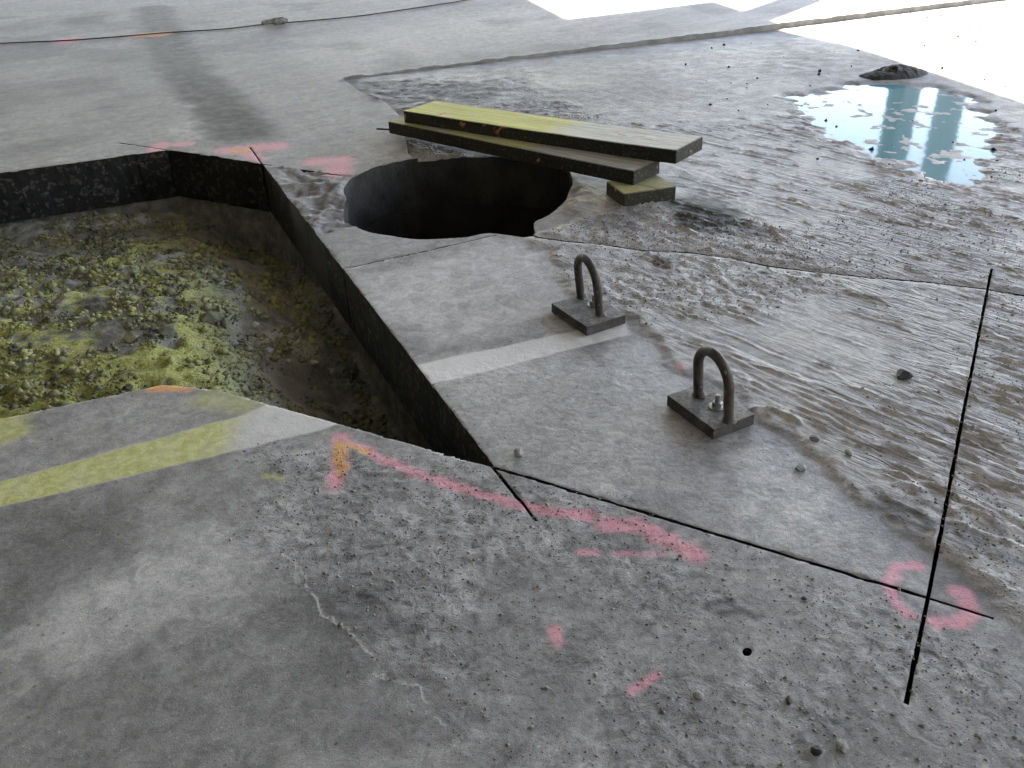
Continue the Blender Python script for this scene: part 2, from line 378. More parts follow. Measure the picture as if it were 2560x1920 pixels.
lump = np.maximum.reduce([
    soft([(1345, 590), (1560, 520), (1900, 560), (2150, 700), (1960, 790), (1700, 800), (1560, 800), (1440, 740), (1380, 650)], .12),
    .8 * soft([(860, 190), (1300, 190), (1500, 300), (1080, 300), (1010, 290)], .15),
    soft([(1000, 330), (1250, 380), (1250, 420), (1010, 400)], .08),
    .75 * soft([(2120, 1220), (2330, 1150), (2560, 1330), (2560, 1600), (2380, 1450)], .10)])
lump = lump * slurry
ripple = np.maximum.reduce([
    soft([(1850, 480), (2560, 420), (2700, 900), (2560, 1250), (2180, 1200), (2060, 1000), (2300, 900), (2100, 760), (1900, 620)], .2),
    .18 * slurry])
ripple *= .3 + .7 * smooth(.40, .54, fbm(x, y, .6, 3, 18))
puddle = np.maximum(soft([(1960, 245), (2150, 205), (2330, 215), (2440, 250), (2520, 330), (2480, 440), (2400, 470), (2280, 420), (2060, 345)], .07, 1.8), 0)
wet = np.maximum.reduce([.26 * slurry, .95 * soft([(1250, 1160), (1050, 930), (1600, 850), (1900, 1040), (2250, 1330), (2300, 1480)], .12)])
stain_shade = np.maximum.reduce([
    band([(380, 20), (420, 110), (470, 190), (560, 270), (612, 335)], .22, .11, .8) * (.75 + .25 * smooth(8.5, 6, y)),
    soft([(150, 45), (270, 35), (265, 60), (150, 65)], .15) * .7,
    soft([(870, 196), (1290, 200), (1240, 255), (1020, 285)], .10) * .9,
    soft([(1880, 80), (1990, 85), (2150, 150), (2200, 215), (2050, 225), (1850, 190)], .35) * .85,  # shade beside the sunlit edge, painted into the colour
    soft([(1200, 175), (1950, 75), (1960, 110), (1300, 215)], .2) * .6,  # darker band below the seam
    .72 * slurry * smooth(4.4, 6.6, y) * (.6 + .8 * (fbm(x, y, .5, 4, 140) - .3)),  # slurry darkened towards the back to offset the strong sky there
    soft([(1665, 500), (1720, 488), (1790, 505), (1860, 545), (1895, 592), (1800, 588), (1700, 570)], .04) * 1.0,  # dark patch right of the packer
    soft([(1430, 520), (1560, 505), (1650, 540), (1590, 590), (1440, 585)], .06) * .5,  # painted shading of the slurry at the hole lip
    band([(2170, 1240), (2300, 1340), (2400, 1360), (2560, 1420)], .02, .025) * .8,
    band([(60, 1520), (210, 1450), (360, 1395)], .003, .006) * .35, band([(120, 1800), (300, 1700), (420, 1640)], .003, .007) * .3, band([(500, 1860), (640, 1790)], .004, .008) * .35, band([(330, 1290), (480, 1250)], .004, .006) * .4, band([(1100, 1500), (1240, 1440)], .006, .010) * .4,
    band([(1810, 1540), (1880, 1510)], .010, .010) * .8, band([(1850, 1560), (1905, 1535)], .012, .010) * .8,
    band([(1790, 1470), (1850, 1490)], .006, .008) * .6,
    soft([(1640, 1060), (1800, 1110), (1840, 1200), (1700, 1180)], .05) * .35,  # darker patch below the nearer lifting eye
    soft([(1450, 850), (1530, 830), (1520, 940), (1470, 900)], .03) * .45,  # darker patch below the farther lifting eye
    soft([(1620, 655), (1700, 650), (1700, 680), (1630, 680)], .02) * .6,
    soft([(1000, 950), (1600, 870), (1750, 1100), (1700, 1250), (1250, 1150)], .18) * .22,
    soft([(650, 1500), (1000, 1440), (1050, 1600), (700, 1750)], .12) * .5,
    .28 * smooth(.50, .66, fbm(x, y, .22, 5, 130)) * smooth(3.4, 2.6, y) * (1 - slurry),
    .35 * smooth(.55, .7, fbm(x, y, .8, 4, 131)) * smooth(3, 5, y) * (1 - slurry),
    soft([(0, 1290), (420, 1200), (250, 1400), (0, 1550)], .10) * .55,
    soft([(0, 1680), (650, 1560), (700, 1900), (0, 1920)], .12) * .22,
    soft([(1550, 1740), (1800, 1650), (1900, 1900), (1500, 1900)], .12) * .3])
light = np.maximum.reduce([
    soft([(0, 1600), (330, 1400), (820, 1100), (850, 1320), (500, 1560), (200, 1680)], .09) * .65,
    soft([(430, 260), (480, 260), (500, 350), (420, 350)], .10) * .7,
    soft([(880, 700), (1250, 600), (1310, 600), (1460, 760), (1080, 880)], .06) * 1.0,
    soft([(1000, 900), (1590, 850), (1760, 960), (2250, 1400), (1250, 1170)], .10) * .6,
    band([(-60, 1800), (40, 1700), (70, 1600)], .02, .03) * .6, band([(800, 1720), (960, 1660), (1010, 1640)], .01, .015) * .5,
    band([(420, 1660), (520, 1700), (560, 1760)], .008, .014) * .4, band([(720, 1920), (735, 1830)], .012, .02) * .45,
    soft([(600, 120), (1300, 20), (1700, 20), (900, 180)], .4) * .6,
    soft([(2050, 1240), (2200, 1300), (2150, 1400)], .08) * .3])
fb = fbm(x, y, .02, 3, 91)
def spray(pl, wid, k=1.0):
    wid = wid * 1.2; k = min(1, k * 1.2)
    return k * np.clip(1 - smooth(wid * .35, wid * 1.3, linedist(p + np.c_[wx, wy] * .02, PP(pl)) + (fb - .5) * wid * .9), 0, 1)
red = np.maximum.reduce([
    spray([(850, 1095), (848, 1160), (835, 1215)], .024), spray([(850, 1100), (910, 1125), (960, 1150), (1030, 1180), (1090, 1200), (1230, 1245), (1310, 1265), (1400, 1285), (1470, 1290)], .019, .9),
    spray([(1510, 1310), (1590, 1310), (1650, 1340), (1750, 1390)], .028, .85), spray([(1450, 1383), (1490, 1383)], .012, .8), spray([(1540, 1385), (1660, 1385)], .010, .6),
    spray([(1390, 1575), (1396, 1605)], .015, .8), spray([(1580, 1735), (1645, 1690)], .010, .8), spray([(1702, 920), (1704, 924)], .014, .8),
    spray([(2300, 1420), (2240, 1420), (2225, 1460), (2235, 1500), (2270, 1535)], .016, .85), spray([(2330, 1555), (2400, 1555), (2425, 1530), (2410, 1480), (2385, 1478)], .018, .85),
    spray([(575, 376), (685, 366)], .085, .9), spray([(620, 385), (650, 398)], .05), spray([(785, 405), (850, 400), (845, 432)], .075, .8), spray([(386, 380), (402, 362)], .06, .8), spray([(450, 360), (466, 360)], .06, .7),
    spray([(385, 972), (470, 970)], .026, 1.0), spray([(355, 88), (402, 85)], .13, 1.0), spray([(165, 105), (172, 100)], .12, .8)])
orange = np.maximum.reduce([spray([(848, 1110), (850, 1180)], .02), spray([(850, 1115), (910, 1135)], .02), spray([(590, 376), (612, 376)], .05), spray([(385, 972), (470, 970)], .026), spray([(355, 88), (375, 86)], .11), spray([(392, 86), (402, 85)], .11)])
instrip = smooth(-.004, .006, sdist(p + np.c_[wx, wy] * .012, STRIP)); instrip *= .85 + .15 * smooth(.35, .5, fbm(x, y, .04, 3, 77))
instrip = instrip * np.where(x > -.3, 1.0, .9)
yellow = np.maximum(instrip * smooth(.0, -.12, x - P(640, 1060)[0]),
    np.maximum(soft([(540, 965), (640, 1010), (600, 1050), (470, 1010)], .05) * .5, soft([(0, 1040), (60, 1030), (70, 1100), (0, 1120)], .03) * .8))
yellow = np.maximum(yellow, spray([(660, 1190), (700, 1195)], .012, .5))
pale = np.maximum(instrip, soft([(600, 1045), (690, 1022), (760, 1045), (700, 1085), (620, 1080)], .02) * .7)
crack = 1.25 * (1 - smooth(.001, .0042, linedist(p, CRACK))) * smooth(.30, .5, fbm(x, y, .045, 2, 33))
wear = (.35 + .65 * smooth(.36, .6, fbm(x, y, .30, 4, 15))) * soft([(620, 1090), (1232, 1180), (2300, 1500), (2560, 1600), (2700, 2100), (1150, 2100), (1060, 1720), (930, 1660), (790, 1500), (720, 1390), (660, 1300)], .10, 1.5)
wear = np.maximum(wear, .35 * soft([(1000, 930), (1480, 850), (1700, 960), (1950, 1080), (2250, 1400), (1250, 1150)], .1) * fbm(x, y, .2, 3, 16))
m1 = np.c_[slurry, wet, stain_shade, light]; m2 = np.c_[np.maximum(red, 0), yellow, pale, crack]; m3 = np.c_[ripple * slurry, lump, wear, orange]

# relief of each piece
base = .0025 * (fbm(x, y, .6, 3, 3) - .5) + .0012 * (fbm(x, y, .05, 3, 5) - .5)
base += wear * (.006 * (ridge(x, y, .05, 3, 21) - .55) + .004 * (fbm(x, y, .022, 2, 22) - .5))
base += crack * .0008
aa = math.radians(-47)
ax, ay = aniso(x + wx * .25, y + wy * .25, aa, .42, .030); ax2, ay2 = aniso(x + wx * .1, y + wy * .1, aa + .25, .22, .017)
sl = .010 + .004 * ripple * (ridge(ax, ay, 1, 2, 8) - .5) + .004 * ripple * (ridge(ax2, ay2, 1, 1, 28) - .5) + .006 * (fbm(x, y, .11, 4, 9) - .5)
sl += lump * (.017 * (ridge(x + wx * .1, y + wy * .1, .07, 4, 12) - .45) + .016 * (fbm(x, y, .03, 3, 14) - .5))
sl += .016 * band([(1872, 1032), (1930, 1026), (1985, 1056), (1995, 1066)], .006, .010, .3) + .006 * soft([(1890, 1060), (2100, 1110), (2160, 1190), (1960, 1150)], .05) * smooth(.5, .62, fbm(x, y, .05, 3, 88))
ssd = sdist(p, PP(SL_PX))
def strokes(n_, box, seed, lo=.2, hi=.9):
    r = np.random.default_rng(seed); h_ = np.zeros(len(p)); c_ = 0
    while c_ < n_:
        ctr = np.array((r.uniform(box[0], box[1]), r.uniform(box[2], box[3]))); c_ += 1
        if r.random() > vn(ctr[:1] / .55, ctr[1:] / .55, 150)[0] * 1.5 - .2: continue
        a_ = math.radians(-47 + r.normal(0, 6)); L_ = r.uniform(lo, hi); w_ = r.uniform(.006, .011); A_ = r.uniform(.003, .008)
        d_1 = np.array((math.cos(a_), math.sin(a_))); q = p - ctr; u_ = q @ d_1; m_ = np.abs(u_) < L_ / 2
        i_ = np.where(m_)[0]; v_ = q[i_] @ np.array((-d_1[1], d_1[0])); k_ = np.abs(v_) < .09; i_, v_ = i_[k_], v_[k_]
        if not len(i_): continue
        u2 = u_[i_]; v_ = v_ + .012 * np.sin(u2 * 7 + c_) + wx[i_] * .05; t_ = smooth(L_ / 2, L_ / 4, np.abs(u2))
        h_[i_] += A_ * t_ * (np.exp(-(v_ / w_) ** 2) - .55 * np.exp(-((v_ - 1.9 * w_) / w_) ** 2)) * (.6 + .8 * vn(u2 / .05 + c_, v_ * 0, 9))
    return h_
drag = (strokes(260, (.6, 3.2, 1.6, 5.6), 11) + strokes(1100, (.6, 3.3, 1.5, 5.8), 13, .06, .32) + strokes(90, (.9, 1.9, 1.5, 2.9), 12, .08, .35)) * smooth(.0, .15, ssd)
sl += drag
sl = .004 + (sl - .004) * smooth(.008, .05, linedist(p, FAR))
rim = smooth(.22, .02, np.abs(np.linalg.norm(p - HC, axis=1) - HR)) * smooth(.10, .3, x)
sl += rim * .012 * (ridge(x, y, .08, 3, 62) - .2)
surf = base * (1 - slurry) + sl * slurry
dseam = linedist(p, np.vstack([EDGE2[::-1], [SEAM0 + sd_ * 14]]))
bed = -(.022 + .032 * smooth(.5, 4.5, (p - SEAM0) @ sd_)) * (1 - smooth(0, 1.5, dseam))
lvl = -.006
surf_bed = surf + bed
pd = puddle * smooth(.0, .25, dseam)
surf_bed = surf_bed * (1 - pd) + pd * (lvl - .004 + .016 * (fbm(x, y, .10, 5, 71, .6) - .40))
wedge_r = soft([(690, 410), (850, 440), (905, 560), (740, 600)], .06)
surf_w = base + wedge_r * (.07 * (ridge(x, y, .2, 5, 31) - .5) + .035 * (fbm(x, y, .05, 3, 32) - .5) - .012)
zs = [surf, surf_bed, surf + .002, surf_w]
THK = [.30, .30, .30, .30]

def build_piece(k, name):
    f = T[piece == k]; used, inv = np.unique(f.ravel(), return_inverse=True); f = inv.reshape(-1, 3)
    n = len(used); z = zs[k][used].copy()
    ee = np.sort(np.vstack([f[:, [0, 1]], f[:, [1, 2]], f[:, [2, 0]]]), axis=1)
    de = np.vstack([f[:, [0, 1]], f[:, [1, 2]], f[:, [2, 0]]])
    key = ee[:, 0].astype(np.int64) * n + ee[:, 1]; _, idx, cnt = np.unique(key, return_index=True, return_counts=True)
    be = de[idx[cnt == 1]]                                     # directed boundary edges, surface on their left
    bv = np.unique(be)
    px_, py_ = V2[used][bv, 0], V2[used][bv, 1]
    z[bv] -= .001 + .006 * smooth(.55, .8, fbm(px_, py_, .05, 3, 55))      # chipped arrises
    top = np.c_[V2[used], z]
    rows, vv, ff, nrm = 5, [top], [f], None
    mapb = -np.ones(n, int); mapb[bv] = np.arange(len(bv)); nb_ = len(bv)
    pass
    # outward direction at boundary vertices
    d = top[be[:, 1], :2] - top[be[:, 0], :2]; nn = np.c_[d[:, 1], -d[:, 0]]; out = np.zeros((n, 2))
    np.add.at(out, be[:, 0], nn); np.add.at(out, be[:, 1], nn); out = out[bv]; out /= np.maximum(np.linalg.norm(out, axis=1), 1e-9)[:, None]
    d_pit = np.abs(sdist(top[bv, :2], PIT)) < .004
    chip = .014 * smooth(.60, .78, fbm(top[bv, 0], top[bv, 1], .07, 3, 56)) * d_pit + .0016 * smooth(.56, .7, fbm(top[bv, 0], top[bv, 1], .03, 2, 57))
    top[bv, :2] -= out * chip[:, None]
    prev = np.arange(n); sm = [np.ones(len(f), bool)]; mats = [np.zeros(len(f), np.int32)]
    cur = n
    a, b = be[:, 0], be[:, 1]
    onpit = d_pit | (np.abs(np.linalg.norm(top[bv, :2] - HC, axis=1) - HR) < .03)
    for r in range(rows + 1):
        t = r / rows
        jit = (fbm(top[bv, 0] * 1.0 + top[bv, 1], t * 1.7 + top[bv, 1] * 0, .05, 3, 80) - .5) * .012 * onpit * (t > 0)
        q = np.c_[top[bv, :2] + out * jit[:, None], top[bv, 2] * (1 - t) - THK[k] * t]
        vv.append(q)
        if r:
            i0, i1 = cur - nb_, cur
            A0, B0, A1, B1 = i0 + mapb[a], i0 + mapb[b], i1 + mapb[a], i1 + mapb[b]
            ff += [np.c_[A0, A1, B1], np.c_[A0, B1, B0]]
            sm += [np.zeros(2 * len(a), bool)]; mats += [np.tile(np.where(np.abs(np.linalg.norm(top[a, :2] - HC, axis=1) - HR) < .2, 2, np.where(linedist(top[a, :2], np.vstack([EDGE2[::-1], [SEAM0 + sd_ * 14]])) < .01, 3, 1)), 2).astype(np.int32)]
        cur += nb_
    v = np.vstack(vv); fa = np.vstack(ff)
    me = trimesh(name, v, fa, np.concatenate(sm))
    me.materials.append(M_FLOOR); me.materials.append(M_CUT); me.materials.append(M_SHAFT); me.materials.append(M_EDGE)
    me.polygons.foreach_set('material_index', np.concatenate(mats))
    pad = np.zeros(((rows + 1) * nb_, 4), np.float32)
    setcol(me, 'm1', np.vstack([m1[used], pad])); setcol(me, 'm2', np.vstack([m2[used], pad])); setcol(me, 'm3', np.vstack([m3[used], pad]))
    me.update()
    return link_mesh(name, me)

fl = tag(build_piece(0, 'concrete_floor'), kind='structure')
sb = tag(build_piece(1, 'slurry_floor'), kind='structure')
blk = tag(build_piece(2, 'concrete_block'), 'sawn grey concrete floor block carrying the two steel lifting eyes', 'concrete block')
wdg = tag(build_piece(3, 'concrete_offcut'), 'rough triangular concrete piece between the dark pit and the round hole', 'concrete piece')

# ------------------------------------------------------------------ wider ground under and around the floor
v = [(-400, -400, -.32), (400, -400, -.32), (400, 400, -.32), (-400, 400, -.32)]
hx0, hx1, hy0, hy1 = -7, 0.6, 1.6, 5.9                          # left open above pit and shaft
gv = [(-400, -400), (400, -400), (400, 400), (-400, 400), (hx0, hy0), (hx1, hy0), (hx1, hy1), (hx0, hy1)]
tag(link_mesh('ground', pymesh('ground', [(a, b, -.302) for a, b in gv], [(0, 1, 5, 4), (1, 2, 6, 5), (2, 3, 7, 6), (3, 0, 4, 7)]), M_GROUND), kind='structure')

# ------------------------------------------------------------------ soil in the pit
gx, gy = np.meshgrid(np.arange(-5.2, .35, .0125), np.arange(1.4, 6.0, .0125)); nx_, ny_ = gx.shape[1], gx.shape[0]
sp_ = np.c_[gx.ravel(), gy.ravel()]; sx, sy = sp_.T
fd = (A - Lf) / np.linalg.norm(A - Lf); dfar = -((sp_ - A) @ np.array((-fd[1], fd[0])))     # metres in front of the far wall
dd = (B - C) / np.linalg.norm(B - C); ddiag = -((sp_ - C) @ np.array((dd[1], -dd[0])))      # metres left of the long sawn wall
dnear = ((sp_ - E) @ np.array((-un[1], un[0])))                                             # metres behind the near left edge
bank = smooth(0, 2.4, dfar)
sz = -.38 + .34 * bank
sz -= .10 * smooth(1.0, .05, ddiag) + .14 * smooth(.5, .05, ddiag) * smooth(-.2, .6, dfar)
sz = np.where(dfar < .5, sz + .05 * smooth(.22, .0, np.abs(dfar - .02)) * smooth(-.6, .6, -(sp_ - A) @ fd), sz)
cl = smooth(.35, 1.0, dfar) * smooth(.02, .5, ddiag)
sz += cl * ((.03) * (ridge(sx, sy, .34, 3, 101) - .5) + .05 * (fbm(sx, sy, .10, 3, 102) - .5)) + .045 * (fbm(sx, sy, .06, 4, 103) - .5) + .03 * (ridge(sx, sy, .10, 3, 104) - .5)
sz = np.minimum(sz, -.035 + .05 * smooth(.0, -.25, dnear - .3) * 0)
dC = np.linalg.norm(sp_ - D, axis=1)
sz -= .22 * smooth(.8, .15, ddiag) * smooth(1.1, .3, np.abs(dnear))
sdp = sdist(sp_, PIT); sz = np.where(sdp > -.022, sz, -.285)
yel = smooth(.47, .56, fbm(sx, sy, .30, 4, 105) * .6 + .4 * fbm(sx, sy, .05, 3, 115) + .13 * smooth(1.5, .1, dnear) - .005) * smooth(.40, .75, dfar) * smooth(.35, .75, ddiag)
lig = smooth(.10, .03, np.abs(dfar - .1)) * smooth(.45, .6, fbm(sx, sy, .08, 3, 106)) * .8
lig = np.maximum(lig, .35 * smooth(.5, .62, fbm(sx, sy, .5, 3, 107)) * cl * (1 - yel))
patch = smooth(-.05, .05, sdist(sp_ + np.c_[fbm(sx, sy, .1, 3, 61) - .5, fbm(sx, sy, .1, 3, 62) - .5] * .14, PP([(560, 885), (700, 872), (838, 820), (800, 790), (700, 795), (600, 830)], -.22)))
sz = sz * (1 - .6 * patch) + .6 * patch * (-.215 - .06 * smooth(-.95, -.6, sx) + .05 * (fbm(sx, sy, .10, 4, 63) - .5) + .04 * (ridge(sx, sy, .06, 3, 64) - .5))
lig = np.maximum(lig * (sdp > .03), patch * (.2 + .6 * smooth(.42, .56, fbm(sx, sy, .07, 4, 66)))); yel = yel * (1 - .7 * patch)
ii = np.arange(nx_ * ny_).reshape(ny_, nx_)
q0, q1, q2, q3 = ii[:-1, :-1].ravel(), ii[:-1, 1:].ravel(), ii[1:, 1:].ravel(), ii[1:, :-1].ravel()
fc = np.vstack([np.c_[q0, q1, q2], np.c_[q0, q2, q3]]); cc = sp_[fc].mean(axis=1)
keep = sdist(cc, PIT) > -.08
keep &= np.linalg.norm(cc - HC, axis=1) > HR + .03
fc = fc[keep]; used, inv = np.unique(fc.ravel(), return_inverse=True)
me = trimesh('pit_soil', np.c_[sp_, sz][used], inv.reshape(-1, 3), np.ones(len(fc), bool))
setcol(me, 'm1', np.c_[yel, lig, yel * 0, yel * 0][used]); tag(link_mesh('pit_soil', me, M_SOIL), kind='structure')
def soil_z(px_, py_):
    i = int(round((px_ + 5.2) / .0125)); j = int(round((py_ - 1.4) / .0125)); return float(sz.reshape(ny_, nx_)[min(max(j, 0), ny_ - 1), min(max(i, 0), nx_ - 1)])

# ------------------------------------------------------------------ round shaft below the hole
def lathe(prof, n, cx, cy, wob=0):
    vv, ff = [], []
    for k, (r, z) in enumerate(prof):
        for i in range(n):
            a = 2 * math.pi * i / n; vv.append((cx + r * math.cos(a), cy + r * math.sin(a), z))
    for k in range(len(prof) - 1):
        for i in range(n):
            j = (i + 1) % n; ff.append((k * n + i, k * n + j, (k + 1) * n + j, (k + 1) * n + i))
    return vv, ff
M_LINING = mat_simple('depth shaded lining', (.010, .010, .010), (.03, .03, .028), 4, .8, .008)  # darker than the wall above: shade of the depth painted in
vv, ff = [], []
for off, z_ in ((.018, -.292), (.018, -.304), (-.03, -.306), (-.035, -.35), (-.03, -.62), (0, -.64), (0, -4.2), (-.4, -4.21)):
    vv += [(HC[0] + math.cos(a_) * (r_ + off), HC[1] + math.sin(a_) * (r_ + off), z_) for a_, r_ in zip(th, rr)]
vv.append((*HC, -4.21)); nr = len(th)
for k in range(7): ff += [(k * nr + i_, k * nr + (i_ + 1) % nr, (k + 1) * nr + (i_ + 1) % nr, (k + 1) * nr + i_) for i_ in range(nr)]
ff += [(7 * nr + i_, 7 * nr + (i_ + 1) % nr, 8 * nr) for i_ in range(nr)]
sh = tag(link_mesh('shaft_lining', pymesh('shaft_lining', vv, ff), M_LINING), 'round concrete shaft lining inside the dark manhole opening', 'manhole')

# ------------------------------------------------------------------ small solids
def rock(name, loc, size, mat, seed, flat=.6, label=None, cat=None, group=None, sub=2, kind=None):
    bm = bmesh.new(); bmesh.ops.create_icosphere(bm, subdivisions=sub, radius=1)
    r = random.Random(seed); pl = [(Vector((r.gauss(0, 1), r.gauss(0, 1), r.gauss(0, 1))).normalized(), r.uniform(.55, .92)) for _ in range(9)]
    for v_ in bm.verts:
        for n_, d_1 in pl:
            e = v_.co.dot(n_) - d_1
            if e > 0: v_.co -= n_ * e
        v_.co *= 1 + r.uniform(-.05, .05)
        v_.co = Vector((v_.co.x * size[0], v_.co.y * size[1], v_.co.z * size[2]))
    me = bpy.data.meshes.new(name); bm.to_mesh(me); bm.free()
    o = link_mesh(name, me, mat); o.location = loc; o.rotation_euler = (0, 0, r.uniform(0, 6)); return tag(o, label, cat, group, kind)

from mathutils.bvhtree import BVHTree
def bvh(o): me = o.data; return BVHTree.FromPolygons([v_.co for v_ in me.vertices], [list(q.vertices) for q in me.polygons])
def nearest_z(pt, k):                                            # height of a floor piece at a point
    i = np.argmin(((V2 - pt) ** 2).sum(1)); return float(zs[k][i])

stones = [((2257, 950), .030, M_DARKSTONE, 'dark flat stone lying alone on the wet slurry', 2, (1.3, 1, .55)),
          ((1295, 1140), .016, M_PALESTONE, 'small pale pebble beside the tip of the sawn pit', 2, (1, 1, .9)),
          ((1970, 1755), .011, M_DARKSTONE, 'dark pebble near the lower end of the long saw cut', 0, (1, .8, .8)),
          ((2040, 1880), .012, M_DARKSTONE, 'dark pebble beside a pale mortar crumb at the floor corner', 0, (1, 1, .8)),
          ((2105, 1868), .014, M_PALESTONE, 'pale mortar crumb lying on the worn floor', 0, (1.2, 1, .5)),
          ((2010, 1500), .007, M_DARKSTONE, 'tiny dark pebble left of the red spray circle', 0, (1, 1, .8)),
          ((1745, 1740), .013, M_PALESTONE, 'rounded mortar crumb near the short red dash', 0, (1, 1, .45)),
          ((2035, 1108), .016, M_PALESTONE, 'small mortar crumb in front of the nearer lifting eye', 2, (1, 1, .6)),
          ((2120, 1145), .018, M_PALESTONE, 'mortar crumb between lifting eye and dark slurry ridge', 2, (1.2, .8, .5)),
          ((2000, 1175), .018, M_PALESTONE, 'flat mortar crumb on the edge of the clean block', 2, (1.3, .8, .5))]
for i, (px_, s_, m_, lb, k_, sh_) in enumerate(stones):
    g_ = P(*px_); rock('pebble', (*g_, nearest_z(g_, k_) + s_ * sh_[2] * .55), (s_ * sh_[0], s_ * sh_[1], s_ * sh_[2]), m_, 300 + i, 1, lb, 'pebble')

# mud heap at the edge of the sunlight
hp = P(2235, 190)
gx, gy = np.meshgrid(np.linspace(-1, 1, 70), np.linspace(-1, 1, 50)); rx, ry = .30, .17
hz = np.maximum(0, 1 - gx ** 2 - gy ** 2) ** .6; X_, Y_ = gx * rx, gy * ry
hz = .08 * hz * (.75 + .7 * (fbm(X_ + 3, Y_ + 3, .12, 4, 200) - .3)) + .03 * hz * (ridge(X_, Y_, .05, 3, 201) - .4) - .02
ii = np.arange(gx.size).reshape(gx.shape)
me = pymesh('mud_heap', np.c_[X_.ravel() * (1 + .25 * (fbm(X_.ravel() * 3, Y_.ravel() * 3, .4, 2, 9) - .5)), Y_.ravel(), hz.ravel()], np.c_[ii[:-1, :-1].ravel(), ii[:-1, 1:].ravel(), ii[1:, 1:].ravel(), ii[1:, :-1].ravel()], True)
o = tag(link_mesh('mud_heap', me, M_MUD), 'dark heap of wet mud where the shade meets the sunlit slurry', 'mud heap'); o.location = (*hp, nearest_z(hp, 1) - .005); o.rotation_euler = (0, 0, .25)

# water standing in the hollow of the slurry
pp_ = PP([(1900, 235), (2150, 180), (2420, 200), (2600, 330), (2540, 520), (2350, 520), (2060, 400)])
me = pymesh('puddle', [(a, b, lvl) for a, b in pp_], [tuple(range(len(pp_)))]); tag(link_mesh('puddle', me, M_WATER), kind='structure')

# ------------------------------------------------------------------ lifting eyes
def box_bm(bm, sx, sy, sz_, z0=0, bev=.003, cx=0, cy=0):
    r = bmesh.ops.create_cube(bm, size=1)['verts']
    for v_ in r: v_.co = Vector((v_.co.x * sx + cx, v_.co.y * sy + cy, (v_.co.z + .5) * sz_ + z0))
    if bev: bmesh.ops.bevel(bm, geom=list({e for v_ in r for e in v_.link_edges}), offset=bev, segments=2, affect='EDGES', profile=.6)
def bm_obj(name, bm, mat, parent=None, sm=False):
    me = bpy.data.meshes.new(name); bm.to_mesh(me); bm.free()
    if sm: me.polygons.foreach_set('use_smooth', np.ones(len(me.polygons), bool))
    return link_mesh(name, me, mat, parent)
def tube(path, rad, n=14, cap=True):
    vv, ff = [], []; pth = [Vector(q) for q in path]; up = None
    for i, c in enumerate(pth):
        t = (pth[min(i + 1, len(pth) - 1)] - pth[max(i - 1, 0)]).normalized()
        if up is None: up = t.orthogonal().normalized()
        up = (up - t * up.dot(t)).normalized(); sd2 = t.cross(up); rd = rad[i] if hasattr(rad, '__len__') else rad
        for k in range(n):
            a = 2 * math.pi * k / n; vv.append(c + (up * math.cos(a) + sd2 * math.sin(a)) * rd)
    for i in range(len(pth) - 1):
        for k in range(n): j = (k + 1) % n; ff.append((i * n + k, i * n + j, (i + 1) * n + j, (i + 1) * n + k))
    if cap: ff += [tuple(range(n))[::-1], tuple((len(pth) - 1) * n + k for k in range(n))]
    return vv, ff
PT = .038
